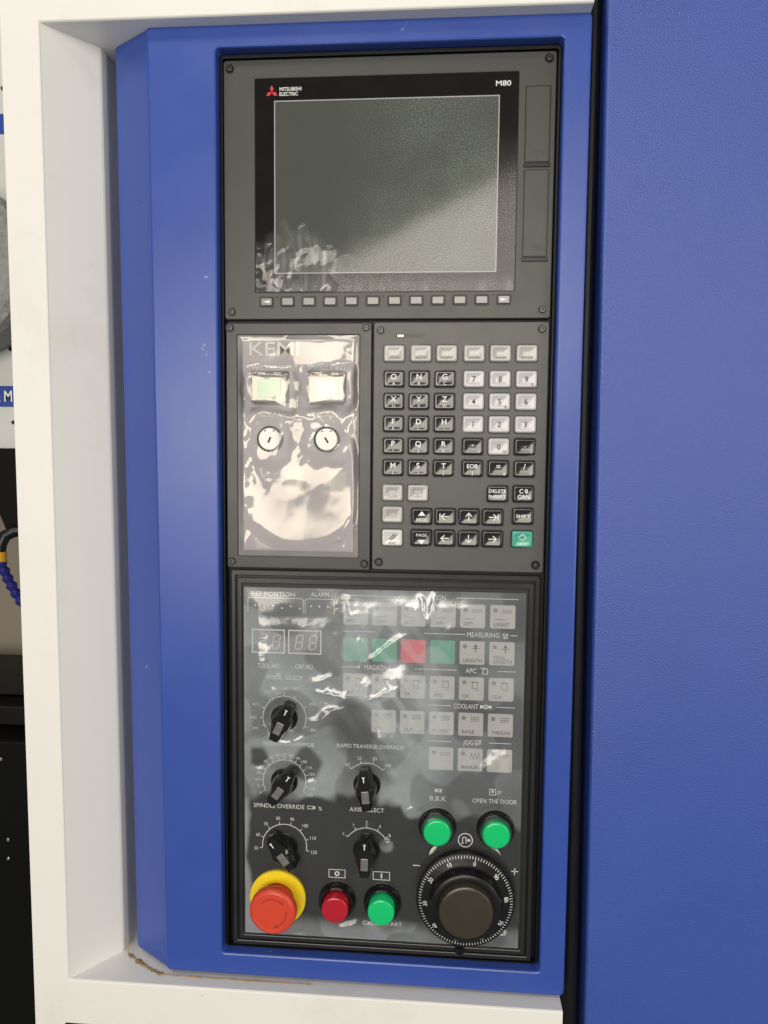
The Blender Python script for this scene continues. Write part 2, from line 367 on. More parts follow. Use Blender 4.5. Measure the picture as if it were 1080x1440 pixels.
# ------------------------------------------------------------------ display unit
du = thing('display_unit', 'dark grey display unit with blank screen at the top of the control housing', 'display', (0, 164.5, 0))
GL = (-112.6, 107.7, 187.5, 364)
hole_plate(G(), (-139.5, 138, 164.7, 379.3), GL, -6, 0, .7, 1, 2.2, -2).obj('bezel', m_disp, du)
fg = G().quad(GL[0]-1, GL[1]+1, GL[2]-1, GL[3]+1, -.7).obj('front_glass', m_glass, du)
LC = (-95.5, 91.7, 203.8, 345.2)
G().quad(*LC, -.55).obj('lcd_screen', m_lcd, du, org=(0, 275, -.55), label='blank grey green screen with dusty smears')
G().frame(LC[0]-.7, LC[1]+.7, LC[2]-.7, LC[3]+.7, .9, -.45).obj('screen_edge', mat('edge_trim', (.40, .38, .40), .3), du)
g = G(); lx, ly, a_ = -98.2, 353.0, 5.4
for k in range(3):
    t = math.radians(120*k); u = Vector((math.sin(t), math.cos(t)))
    e1 = Vector((math.sin(t-math.pi/6), math.cos(t-math.pi/6))); e2 = Vector((math.sin(t+math.pi/6), math.cos(t+math.pi/6))); c0 = Vector((lx, ly))
    L_ = a_*.60
    g.poly([tuple(c0), tuple(c0+e1*L_), tuple(c0+(e1+e2)*L_), tuple(c0+e2*L_)][::-1], -.55)
g.obj('emblem', m_red, fg, label='red three diamond emblem')
g = G(); g.text('MITSUBISHI', -91.6, 355.3, 2.9, -.55, 18.6, 'L', fat=.012); g.text('ELECTRIC', -91.6, 351.3, 2.9, -.55, 15.8, 'L', fat=.012)
g.obj('brand_lettering', m_print, fg, label='white brand lettering beside the red emblem'); G().text('M80', 95.2, 355.2, 4.2, -.55, 12.4, fat=.008).obj('model_mark', m_print, fg)
km = G().rbox(-5, 5, -3.3, 3.3, -.5, 1.5, 1, .7).mesh('soft_key', m_soft)
kw = hole_plate(G(), (-6.3, 6.3, -4.6, 4.6), (-5.05, 5.05, -3.35, 3.35), -.3, .25, .25, .9, 1.4).mesh('key_well', m_black)
for i in range(12):
    x = -102.9+18.36*i; y = 179.4+.07*i
    o = link('soft_key', km, du, (x, y, 0)); link('key_well', kw, o, (x, y, 0))
    if i in (0, 11):
        s = -1 if i == 0 else 1
        G().poly([(x-2.8*s, y-1.2), (x+2.8*s, y), (x-2.8*s, y+1.2)][::s], 1.6).obj('arrow_legend', m_print, o)
for x in (-93.6, -2.5, 90.0): G().lathe(x, 183.6+.004*x, [(1, .02), (.95, .12), (.5, .12)], 12).obj('indicator_hole', m_black, du)
for y0, y1, mk in ((291.6, 351.4, 'P/C'), (215.4, 285, 'USB')):
    x0, x1 = 113.9, 133.4
    G().rbox(x0-.7, x1+.7, y0-.8, y1+.8, -.2, .12, 1, .1).obj('cover_gap', m_black, du)
    c = G().rbox(x0, x1, y0, y1, -.2, .7, .8, .4).obj('port_cover', m_disp, du)
    G().rbox(x0-1, x1+1, y0-4.2, y0-1, -.2, 1.1, .6, .4).obj('cover_latch', m_black, du)
    g = G(); yy = y0+6.5
    g.line(122, yy+1, 126, yy+3.5, .5, .8); g.line(126, yy+3.5, 129, yy, .5, .8); g.arc(122.3, yy+2.2, 1.6, 0, 300, .45, .8); g.text(mk, 127.5, yy-.5, 2.2, .8); g.obj('embossed_mark', m_printg, c)
for p in ((-134, 372.4), (131.8, 373.4), (131.2, 171.8), (-133.3, 171.2)): screw(du, *p, rot=random.uniform(0, 90))

# ------------------------------------------------------------------ keyboard unit
ku = thing('keyboard_unit', 'grey keyboard unit with rows of letter and number keys', 'keyboard', (63, -50, 0))
G().rbox(-10.2, 137.5, -50.4, 162, -6, 0, 2.2, .7).obj('keyboard_plate', m_kb, ku)
for p in ((-4.3, 155.2), (131.4, 155.8), (-4.2, -43.8), (130.7, -43.6)): screw(ku, *p, rot=random.uniform(0, 90))
G().rbox(9.8, 15.6, 149.3, 151.6, -.2, .5, .5, .3).obj('ready_lamp', m_cream, ku)
G().frame(9, 16.4, 148.6, 152.3, .8, .08).text('READY', 25.5, 150.8, 3, .08, 16).obj('ready_legend', m_printg, ku)
def keycap(m, w_=17.6, h_=14, top=2.8):
    X, Y = w_/2, h_/2
    def rg(i, z, r): return rr(-X+i, X-i, -Y+i, Y-i, r, z, 4)
    g = G(); g.loft([rg(0, -.5, 1.8), rg(0, top-1.3, 1.8), rg(.35, top-.45, 1.7), rg(1, top-.08, 1.5), rg(1.6, top, 1.4), rg(2.6, top-.22, 1.8), rg(4, top-.5, 1.8), rg(5.8, top-.68, 1)])
    return g.mesh('key', m, ang=60)
kmesh = {}
for n, m in (('s', m_silver), ('w', m_whitek), ('n', m_numk), ('b', m_blackk), ('g', m_greenk)): kmesh[n] = keycap(m)
well = hole_plate(G(), (-9.7, 9.7, -7.9, 7.9), (-8.7, 8.7, -6.9, 6.9), -.3, .18, .15, 1.8, 2.4).mesh('key_well', m_black)
cx6 = (7.5, 29.6, 51.4, 75.3, 97.3, 119.3)
def key(kind, x, y, leg=None, sub=None, arrow=None, label=None):
    o = link('key', kmesh[kind], ku, (x, y, 0)); o.rotation_euler = (random.uniform(-.022, .022), 0, random.uniform(-.022, .022)); link('key_well', well, o, (x, y, 0))
    if label: o['label'] = label
    z = 2.9; pm = m_print if kind in 'bg' else m_printd; g = G()
    if leg:
        ls = leg.split('\n')
        for i, t in enumerate(ls):
            big = len(t) == 1
            h = 4.6 if big else (3.5 if len(t) <= 3 else 2.7)
            yy = y+(1.9 if sub and len(ls) == 1 and kind == 'b' else 0)+(0 if len(ls) == 1 else (2.4-4.8*i))
            g.text(t, x, yy, h, z, None if len(t) <= 3 else min(15.2, len(t)*2.35), fat=.012 if kind == 'b' else .004)
    if sub:
        if kind == 'b' and len(sub) == 1 and (leg or '') not in '-.=/': g.text(sub, x, y-3.8, 2.6, z)
        else: g.text(sub, x+5.2, y-4.4, 2.4, z)
    if arrow:
        d = {'u': (0, 1), 'd': (0, -1), 'l': (-1, 0), 'r': (1, 0)}[arrow[0]]; L_ = 3.3; X, Y = d; nx, ny = -Y, X
        g.line(x-X*L_, y-Y*L_, x+X*L_, y+Y*L_, .75, z)
        for s in (1, -1): g.line(x+X*L_*1.1, y+Y*L_*1.1, x+X*.4+nx*2.6*s, y+Y*.4+ny*2.6*s, .75, z)
        if len(arrow) > 1: g.line(x+X*4.5+nx*2.6, y+Y*4.5+ny*2.6, x+X*4.5-nx*2.6, y+Y*4.5-ny*2.6, .75, z)
    if g.v: g.obj('legend', pm, o)
    return o
for x, t in zip(cx6, ('MONI\nTOR', ' \nSETUP', ' \nEDIT', ' \nDIAGN', ' \nMAINTE', 'F0')):
    x = x if x < 60 else x-.1
    o = key('s', x+(.7 if 20 < x < 60 else 0), 135.6)
    g = G(); s = t.split('\n'); g.text(s[-1], x+.5, 135.6-3.6, 1.9, 2.9, 9); g.obj('legend', m_printl, o)
rowsY = (114.1, 95.2, 76.1, 57.3, 38.6)
letters = (('O', 'A'), ('N', 'B'), ('G', 'C')), (('X', 'U'), ('Y', 'V'), ('Z', 'W')), (('F', 'E'), ('D', 'L'), ('H', '!')), (('P', 'I'), ('Q', 'J'), ('R', 'K')), (('M', '('), ('S', ')'), ('T', '['))
nums = (('7', ''), ('8', ''), ('9', '$')), (('4', ''), ('5', '&'), ('6', '')), (('1', ''), ('2', ''), ('3', '')), (('-', '+'), ('0', 'SP'), ('.', ',')), (('EOB', ']'), ('=', '#'), ('/', '*'))
for r in range(5):
    for c in range(3): key('b', cx6[c]-(.6 if c else 0), rowsY[r], *letters[r][c])
    for c in range(3):
        t, s = nums[r][c]; key('n' if t.isdigit() else 'b', cx6[3+c], rowsY[r], t, s or None)
for x, t in ((7.4, 'ALTER'), (29.2, 'CALC')):
    o = key('s', x, 17.0); g = G(); g.text(t, x, 14.5, 2, 2.9, 9); g.frame(x-4, x+4, 16.6, 20.4, .35, 2.9); g.obj('legend', m_printl, o)
key('b', 97.2, 17.2, 'DELETE\nINSERT'); key('b', 119.1, 17.4, 'C·B\nCAN')
o = key('s', 7.4, -1.9); G().frame(3.4, 11.4, -4.6, 1.6, .35, 2.9).frame(5, 9.8, -3, 0, .35, 2.9).obj('legend', m_printl, o)
o = key('b', 32.8, -3.2); G().poly([(29.6, -2.4), (36, -2.4), (32.8, 1.4)], 2.9).text('PAGE', 32.8, -6, 2.4, 2.9, 9).obj('legend', m_print, o)
o = key('b', 32.7, -21.8); G().poly([(29.6, -23.4), (32.8, -27.2), (36, -23.4)], 2.9).text('PAGE', 32.7, -19.2, 2.4, 2.9, 9).obj('legend', m_print, o)
for x, a1, a2 in ((53, 'll', 'l'), (73.2, 'u', 'd'), (93.5, 'rr', 'r')): key('b', x, -3, arrow=a1); key('b', x, -21.7, arrow=a2)
key('b', 119, -1.6, 'SHIFT')
o = key('w', 7.4, -22, label='white reset key with slanting strokes')
G().line(4.6, -23.6, 9.6, -18.6, .7, 2.9).line(6.4, -24.2, 11.4, -19.2, .7, 2.9).text('RESET', 8, -26.6, 1.7, 2.9, 7).obj('legend', m_printd, o)
o = key('g', 118.8, -21.3, label='green input key at the lower right corner')
G().line(115.4, -20, 119, -16.8, .5, 2.9).line(119, -16.8, 122.2, -20, .5, 2.9).line(122.2, -20, 119, -22.6, .5, 2.9).line(116.5, -21.6, 118.6, -21.6, .5, 2.9).text('INPUT', 118.8, -25.6, 2.2, 2.9, 9).obj('legend', m_print, o)

# ------------------------------------------------------------------ key-switch panel
kp = thing('key_switch_panel', 'black framed panel with square push buttons and two key switches', 'switch panel', (-75, -51, 0))
INS = (-129, -22.2, -40.6, 151.6)
hole_plate(G(), (-138.7, -12, -51.2, 161.5), INS, -6, 0, .6, .8, 1.6, -1.6).obj('panel_frame', m_kemi, kp)
G().quad(INS[0]-.5, INS[1]+.5, INS[2]-.5, INS[3]+.5, -1.4).obj('inset_plate', m_inset, kp)
pl = G().rbox(-124, -27, -35.6, 147.8, -1.3, -.7, 1, .2).obj('face_plate', m_plate, kp)
g = G(); g.text('KEMI', -118.5, 140, 11.5, -.55, 44, 'L', fat=.010)
g.text('W/O RESET', -100, 123.8, 3.6, -.55, 34); g.text('SPINDLE INT', -50.5, 123.8, 3.6, -.55, 34)
g.text('PROGRAM', -99, 83.6, 4.4, -.55, 25); g.text('DOOR INT', -50.5, 83.9, 4.4, -.55, 25); g.text('0', -111.5, 76, 3, -.55); g.text('1', -90, 76, 3, -.55); g.text('0', -60, 76, 3, -.55); g.text('1', -39, 76, 3, -.55)
g.obj('panel_lettering', m_print, pl)
for x0, y0 in ((-86, 15), (-48, 15)): G().rbox(x0, x0+15, y0, y0+20, -.7, -.6, .5, .05).obj('blank_label', m_bez, pl)
for x, lm, lab in ((-100, m_pale, 'pale green square push button'), (-50.3, m_palew, 'milky white square push button')):
    bt = G().rbox(x-16.4, x+16.4, 93.5, 120.6, -.7, 2.2, .8, .5).obj('push_button', m_black, kp, org=(x, 107, 0), label=lab)
    G().rbox(x-15, x+15, 94.6, 115.6, 2.2, 4.2, 1, .8).obj('button_bezel', m_bez, bt)
    G().rbox(x-10, x+10.5, 97.5, 113.6, 4.1, 5.2, 1, .8).obj('lens', lm, bt)
    for dx in (-7, 7): G().rbox(x+dx-3.2, x+dx+3.2, 117, 119.6, 2.1, 3.0, .4, .3).obj('clip', m_bez, bt)
    G().rbox(x-14.5, x+14.5, 91.9, 93.2, -.7, 1.6, .4, .3).obj('lower_lip', m_black, bt)
for x, a in ((-100, 22), (-50.1, -32)):
    ks = G().lathe(x, 62.2, [(11.3, -.7), (11.3, 1.6), (10.7, 2.3), (9.6, 2.3)], 40).obj('key_switch', m_black, kp, org=(x, 62.2, 0))
    G().lathe(x, 62.2, [(9.5, 2.2), (9.5, 3), (9.0, 3.4), (4, 3.4), (3.8, 3.3)], 40).obj('lock_face', m_cream, ks)  # metal face; its overexposed brightness is put into the white colour
    t = math.radians(a); g = G(); g.line(x-2.8*math.sin(t), 61.6-2.8*math.cos(t), x+2.6*math.sin(t), 61.6+2.6*math.cos(t), 1.7, 3.5)
    g.lathe(x-3.8, 69.3, [(.75, 3.45), (.6, 3.5)], 10); g.lathe(x+3.8, 69.3, [(.75, 3.45), (.6, 3.5)], 10); g.obj('keyway', m_printd, ks)
for p in ((-135, 157.6), (-16.8, 157.4), (-134.4, -45.8), (-16.8, -45.8)): screw(kp, *p, rot=random.uniform(0, 90))

# ------------------------------------------------------------------ operator panel
op = thing('operator_panel', 'black operator panel with membrane keys, rotary knobs, buttons and handwheel', 'operator panel', (0, -401, 0))
hole_plate(G(), (-135.6, 135.4, -401.2, -53.3), (-131.4, 131.2, -397, -58.2), -6, 0, .7, .5, 1, -2.2).obj('outer_frame', m_opf, op)
hole_plate(G(), (-129.8, 129.6, -395.4, -60), (-125.6, 125.4, -391.2, -65.2), -2, .3, .7, .5, 1, -1.4).obj('inner_frame', m_opf, op)
G().quad(-133, 133, -399, -56, -2).obj('frame_groove', m_black, op)
sh = G().quad(-126.5, 126.5, -392, -64, -.9).obj('printed_sheet', m_opp, op)
ZP = -.78
def zx(a): return -24.0+(a-109)*.174
g = G()
for y, lines in ((-74.1, ((50, 380), (615, 920))), (-106, ((45, 210), (455, 660), (885, 920))), (-138, ((40, 125), (410, 620), (825, 915))), (-170, ((480, 595), (825, 915))), (-202.4, ((475, 600), (790, 900)))):
    for a, b_ in lines: g.line(zx(a), y, zx(b_), y, .55, ZP)
for t, a, b_, y in (('FUNCTION', 425, 560, -74.1), ('MEASURING', 670, 830, -106), ('MAGAZINE', 155, 290, -138), ('APC', 665, 720, -138), ('COOLANT', 610, 732, -170), ('JOG', 660, 712, -202.4)):
    g.text(t, (zx(a)+zx(b_))/2, y, 4.3, ZP, zx(b_)-zx(a))
x = zx(860); g.line(x, -109, x, -103, 1.6, ZP); g.poly([(x-3, -106), (x+3, -106), (x, -102.6)], ZP); g.line(x-2.6, -108, x+2.6, -108, .6, ZP)
x = zx(762); g.frame(x-2, x+2.6, -141, -136, .5, ZP); g.line(x-4, -135.4, x+1, -135.4, .5, ZP)
x = zx(770); g.poly([(x-5, -171.5), (x-5, -168.5), (x, -169.4), (x+5, -168.5), (x+5, -171.5), (x, -170.6)][::-1], ZP); g.quad(x-1.6, x+1.6, -171.8, -168.2, ZP)
x = zx(735); g.frame(x-2.4, x+2.4, -204, -200.4, .6, ZP); g.line(x-2, -205.4, x+3, -199.6, .7, ZP)
g.obj('section_legend', m_print, sh)
# reference lamps, tool number windows
g = G()
g.text('REF POSITION', -97.8, -74.5, 3.9, ZP, 39); g.text('ALARM', -56.2, -73.9, 3.9, ZP, 16)
for x0, x1 in ((-120.7, -71), (-69.2, -43.4)):
    g.line(x0+2, -78, x1-2, -78, .5, ZP); g.line(x0, -80, x0, -91.5, .5, ZP); g.line(x1, -80, x1, -91.5, .5, ZP); g.arc(x0+2, -80, 2, -90, 0, .5, ZP); g.arc(x1-2, -80, 2, 0, 90, .5, ZP)
g.text('TOOL NO.', -102, -139.3, 4.4, ZP, 20); g.text('GRP NO', -70, -139.2, 4.4, ZP, 16); g.text('MODE  SELECT', -87.7, -149.6, 3.9, ZP, 32)
g.text('FEEDRATE OVERRIDE', -84, -210.6, 3.7, ZP, 46); g.text('SPINDLE OVERRIDE', -92.8, -268.4, 3.9, ZP, 46.5); g.frame(-67, -60.5, -270, -267, .5, ZP); g.line(-62, -268.5, -59.5, -268.5, 2, ZP); g.text('%', -55.2, -269, 3.4, ZP)
g.text('RAPID TRAVERSE OVERRIDE', -10.2, -209.8, 3.6, ZP, 60); g.text('AXIS  SELECT', -13, -268.2, 3.8, ZP, 31)
for k in range(6): g.lathe(-114+8*k, -85-(k % 2)*2, [(.9, ZP), (.8, ZP+.02)], 10)
for k in range(3): g.lathe(-64+7.5*k, -84.5, [(.9, ZP), (.8, ZP+.02)], 10)
g.obj('panel_legend', m_print, sh)
SEG = {'a': ((0, 2), (1, 2)), 'b': ((1, 2), (1, 1)), 'c': ((1, 1), (1, 0)), 'd': ((0, 0), (1, 0)), 'e': ((0, 1), (0, 0)), 'f': ((0, 2), (0, 1)), 'g': ((0, 1), (1, 1))}
for x0, mm in ((-117.2, m_7offr), (-84.4, m_7off)):
    wd = G().rbox(x0, x0+29.9, -127.8, -106.2, ZP-.1, ZP+.05, .3, .05).obj('number_window', m_7bg, op)
    G().frame(x0, x0+29.9, -127.8, -106.2, 1.0, ZP+.12).obj('window_border', m_print, wd)
    g = G()
    for q, dig in ((6.2, 'abcdefg' if x0 > -100 else 'abgdec'), (18.4, 'abcdefg')):
        for s in dig:
            (ax, ay), (bx, by) = SEG[s]
            def pp(u, v): return (x0+q+u*5.8+(v*6.2)*.14, -123.4+v*6.2)
            a1, b1 = Vector(pp(ax, ay)), Vector(pp(bx, by)); d = (b1-a1).normalized()*.5; a1 += d; b1 -= d
            g.line(a1.x, a1.y, b1.x, b1.y, 1.15, ZP+.12)
    g.lathe(x0+15, -123.2, [(.6, ZP+.1), (.5, ZP+.12)], 10); g.obj('segments', mm, wd)
# membrane keys
mkm = {n: G().rbox(-10.9, 10.9, -10.4, 10.4, -.1, .35, 1.5, .2).mesh('membrane_key', m) for n, m in (('k', m_mk), ('g', m_mkg), ('r', m_mkr))}
dotm = G().lathe(-6.3, 5.6, [(1.9, .36), (1.8, .42), (1.0, .42)], 18).mesh('lamp_dot', mat('lamp_dot_grey', (.16, .16, .16), .4))
gx = (-24.2, 1.4, 26.8, 52.6, 78.2, 104.0); gy = (-89.7, -122.1, -154.1, -186.1, -218.1)
leg = {(0, 0): 'MST', (0, 1): 'DRN', (0, 2): 'BDT', (0, 3): 'SBK', (0, 4): 'OPT', (0, 5): 'LIGHT', (1, 4): 'LENGTH', (1, 5): 'TOOL\nLENGTH', (2, 0): 'IN', (2, 1): 'OUT', (2, 2): 'CW', (2, 3): 'APC', (2, 4): 'CW', (2, 5): 'CCW', (3, 1): 'CW', (3, 2): 'OUT', (3, 3): 'FLOOD', (3, 4): 'BASE', (3, 5): 'THROUGH', (4, 3): '', (4, 4): 'MANUAL', (4, 5): ''}
rnd = random.Random(3)
for r, cols in enumerate(((0, 1, 2, 3, 4, 5), (0, 1, 2, 3, 4, 5), (0, 1, 2, 3, 4, 5), (1, 2, 3, 4, 5), (3, 4, 5))):
    for c in cols:
        kd = 'k' if (r, c) not in ((1, 0), (1, 1), (1, 2), (1, 3)) else ('r' if c == 2 else 'g')
        x, y = gx[c], gy[r]; o = link('membrane_key', mkm[kd], op, (x, y, -.8))
        if kd == 'r': o['label'] = 'red membrane key between green ones'
        elif kd == 'g': o['label'] = 'green membrane key'
        z = -.36
        if kd == 'k': link('lamp_dot', dotm, o, (x, y, -.8))
        g = G(); t = leg.get((r, c), '')
        for i, s in enumerate(t.split('\n')):
            if s: g.text(s, x-7.5, y-(6.6 if '\n' not in t else 3.6+3.6*i), 3.0, z, min(16, 2.7*len(s)), 'L', fat=.012)
        if kd == 'k':
            k_ = (r*7+c*3) % 4; X, Y = x+3, y+4.6
            if r == 1: g.line(X, Y-4, X, Y+2, 1, z); g.line(X-3.4, Y-.6, X+3.4, Y-.6, .7, z); g.poly([(X-2, Y+.5), (X+2, Y+.5), (X, Y+3.4)], z)
            elif r == 2: g.frame(X-2.6, X+2.6, Y-4.5, Y+1.4, .5, z); g.line(X-3.6, Y+1.4, X+3, Y+1.4, .6, z); g.line(X, Y-6, X+3, Y-6, .5, z)
            elif r == 3:
                for q in range(3): g.line(X-3.4, Y-1.7+q*1.6, X+4.4, Y-1+q*1.6, .55, z)
            elif r == 4 and c == 4:
                for q in range(3): g.line(X-3+q*3, Y-4, X-1.8+q*3, Y+2, .5, z); g.line(X-1.8+q*3, Y+2, X-.4+q*3, Y-4, .5, z)
            else:
                g.line(X-4, Y+.8, X+5, Y+1, .5, z); g.line(X-4, Y-1, X+4.6, Y-.8, .5, z)
                if r == 0: g.line(x-7, y-2.4, x+2, y-2.4, .5, z)
        if g.v: g.obj('legend', m_printd if kd == 'k' else m_printg, o)

# rotary selector knobs
def knob_outline(sc=1, belly=10.3, tip=17.4, tw=4.2, tail=18, n=64):
    out = []
    for i in range(n):
        t = 2*math.pi*i/n; ux, uy = math.cos(t), math.sin(t)
        L_ = tip if uy > 0 else tail; tw_ = tw if uy > 0 else tw*1.15
        # superposed disc and tapering wing
        r1 = belly
        best = r1
        lo, hi = 0, 30
        for _ in range(18):
            md = (lo+hi)/2; X, Y = abs(md*ux), abs(md*uy); wv = belly*.92+(tw_-belly*.92)*min(1, Y/L_)
            if Y <= L_ and X <= wv: lo = md
            else: hi = md
        best = max(lo, r1*.95) if abs(uy) < .55 else lo
        out.append((best*ux*sc, best*uy*sc))
    return out
def ring(pts, z): return [(x, y, z) for x, y in pts]
def knob_mesh():
    g = G(); o = knob_outline()
    wing = knob_outline(1, 8.4, 16.6, 3.0, 17)
    wing2 = knob_outline(1, 6.6, 15.8, 2.2, 16)
    g.loft([ring([(x*.97, y*.97) for x, y in o], 0), ring(o, 1.2), ring(o, 6), ring([(x*.98, y*.98) for x, y in o], 10.5), ring([(x*.75+w1[0]*.25, y*.75+w1[1]*.25) for (x, y), w1 in zip(o, wing)], 12.5), ring(wing, 17), ring(wing2, 18.4), ring([(x*.9, y*.95) for x, y in wing2], 18.8)])
    return g.mesh('selector_knob', m_gloss, ang=28)
KM = knob_mesh()
g = G(); g.line(0, 9.5, 0, 14.2, .8, 18.95); g.line(-1.2, 14, 1.2, 14, .7, 18.95); PM = g.mesh('pointer_mark', m_print)
g = G(); g.rbox(-3.3, 3.3, -9.5, 1.6, 18.3, 19.2, .5, .4); IM = g.mesh('knob_insert', mat('knob_insert', (.30, .29, .28), .22, metal=.6, var=.4, vscale=120))
BM = G().lathe(0, 0, [(12.4, 0), (12.2, .9), (11.6, 1.1)], 40).mesh('knob_washer', m_black)
def selector(cx, cy, a, r, a0, a1, marks, ts=2.9, label=None, num_r=5.2, full=False):
    k = link('selector_knob', KM, op, (cx, cy, -.8), a)
    for nm, me in (('pointer_mark', PM), ('knob_insert', IM), ('knob_washer', BM)): link(nm, me, k, (cx, cy, -.8))
    if label: k['label'] = label
    g = G(); g.arc(cx, cy, r, a0, a1, .65, ZP)
    for t, ang in marks:
        g.tick(cx, cy, r, r+2.6, ang, .6, ZP)
        rad = math.radians(ang); q = r+num_r+(1.2 if len(t) > 2 and abs(ang) > 40 else 0)
        if t: g.text(t, cx+q*math.sin(rad), cy+q*math.cos(rad), ts, ZP, len(t)*1.75)
    g.obj('dial_scale', m_print, sh)
    return k
selector(-87.8, -186.2, 24, 19.6, -120, 120, [('DNC', -112), ('MDI', -92), ('AUTO', -66), ('', -40), ('EDIT', -32), ('x10', 0), ('', 26), ('JOG', 62), ('RPD', 90), ('ZRN', 112)], 2.5, 'mode selector knob turned to the upper right', 7.5)
selector(-87.8, -244.8, 34, 19.5, -118, 118, [(t, -118+236*i/16) for i, t in enumerate('0 5 10 20 30 40 50 60 70 80 90 100 110 120 130 140 150'.split())], 2.6, 'feedrate knob turned to the right')
selector(-87.8, -305.6, -38, 20.3, -97, 100, [(t, -97+197*i/7) for i, t in enumerate('50 60 70 80 90 100 110 120'.split())], 3.1, 'spindle override knob turned to the left', 6)
selector(-13.0, -244.6, -6, 19.5, -46, 46, [('F0', -46), ('25', -16), ('50', 16), ('100', 46)], 2.8, 'rapid override knob pointing up')
selector(-13.0, -305.4, 0, 20.3, -56, 56, [('X', -56), ('Y', -28), ('Z', 0), ('4', 28), ('B', 56)], 3, 'axis select knob pointing up', 5)

# push buttons
def push(cx, cy, lens_m, tall, label, collar=None):
    hb, hl = (7, 17) if tall else (5, 13)
    p = G().lathe(cx, cy, [(16.9, -.8), (16.9, 1), (16.4, 2.2), (15.9, hb-1), (15.2, hb), (13.2, hb), (12.8, hb-1.5), (12.6, 1)], 48, cap1=False).obj('push_button', m_gloss, op, org=(cx, cy, -.8), label=label)
    if collar: G().lathe(cx, cy, [(13.6, 1), (13.6, hl-4), (13.0, hl-2.6), (12.2, hl-2.4)], 48, cap1=False).obj('lens_collar', collar, p)
    rl = 11.9
    G().lathe(cx, cy, [(rl, 1), (rl, hl-1.4), (rl-.3, hl-.7), (rl-1, hl-.2), (rl-2, hl), (5, hl+.25), (1, hl+.3)], 48).obj('lens', lens_m, p)
push(-39.2, -353.4, m_redl, True, 'red push button above the lower panel edge'); push(1.9, -353.4, m_green, True, 'green cycle start button beside the red one')
push(50.2, -280.2, m_green, False, 'green button above the handwheel on the left', m_greenr); push(101.6, -279.8, m_green, False, 'green door button above the handwheel on the right', m_greenr)
g = G()
g.frame(-47.2, -32, -333.2, -325.2, .6, ZP); g.arc(-39.6, -329.2, 1.7, 0, 360, 1.1, ZP); g.frame(-7, 8.4, -333.2, -325.2, .6, ZP); g.line(.8, -331.4, .8, -327, 1.3, ZP)
g.text('CYCLE START', 1.8, -374, 3.4, ZP, 36)
g.text('B.B.K', 50.4, -254.7, 4, ZP, 14.5); g.text('OPEN THE DOOR', 100.5, -255, 4, ZP, 39); g.quad(47, 50.4, -248.8, -246, ZP); g.frame(47, 54, -249, -245.8, .5, ZP); g.quad(51.6, 53.2, -248.2, -246.6, ZP)
g.frame(95.6, 101.4, -249.6, -243.8, .6, ZP); g.quad(97.4, 99.4, -247.4, -245.2, ZP); g.line(102.4, -248.6, 104.4, -244.8, .5, ZP); g.line(104, -248.6, 106.2, -245.4, .5, ZP); g.line(103, -246.2, 106, -247.2, .5, ZP)
g.arc(75.4, -292, 6.2, 0, 360, .8, ZP); g.line(73, -295, 73, -289.4, .7, ZP); g.line(73, -289.4, 76, -289.4, .7, ZP); g.line(76, -289.4, 76, -295, .7, ZP); g.lathe(78.4, -292, [(1.3, ZP), (1.2, ZP+.02)], 12); g.line(71.5, -295, 74, -295, .6, ZP)
g.line(29, -317.7, 35.4, -317.7, .9, ZP); g.line(116.4, -318.6, 122.4, -318.6, .9, ZP); g.line(119.4, -321.6, 119.4, -315.6, .9, ZP)
g.obj('button_legend', m_print, sh)

# emergency stop
ex, ey = -93.6, -354
es = G().lathe(ex, ey, [(25.7, -.8), (25.7, 1.8), (25.2, 2.5), (15, 2.9), (14.5, 1)], 56, cap1=False).obj('emergency_stop', m_yel, op, org=(ex, ey, -.8), label='round yellow backing plate of the emergency stop button')
cp = G().lathe(ex, ey, [(14.2, 1), (13.8, 11), (15.5, 13.5), (20, 15), (20.9, 17), (21, 20.5), (20.6, 22.6), (19.4, 24.2), (17.4, 25), (16.6, 25.0), (16.3, 24.7), (8, 24.9), (1, 25)], 64).obj('mushroom_cap', m_orange, es, label='orange red mushroom cap with turning arrows')
g = G()
for a0, a1 in ((-48, 38), (78, 158)):
    g.arc(ex, ey, 12.6, a0, a1, 1.1, 25.12); t = math.radians(a1); px, py = ex+12.6*math.sin(t), ey+12.6*math.cos(t); dx, dy = math.cos(t), -math.sin(t); nx, ny = math.sin(t), math.cos(t)
    g.poly([(px+nx*2, py+ny*2), (px+dx*4, py+dy*4), (px-nx*2, py-ny*2)], 25.12)
g.obj('turn_arrows', m_orange2, es)

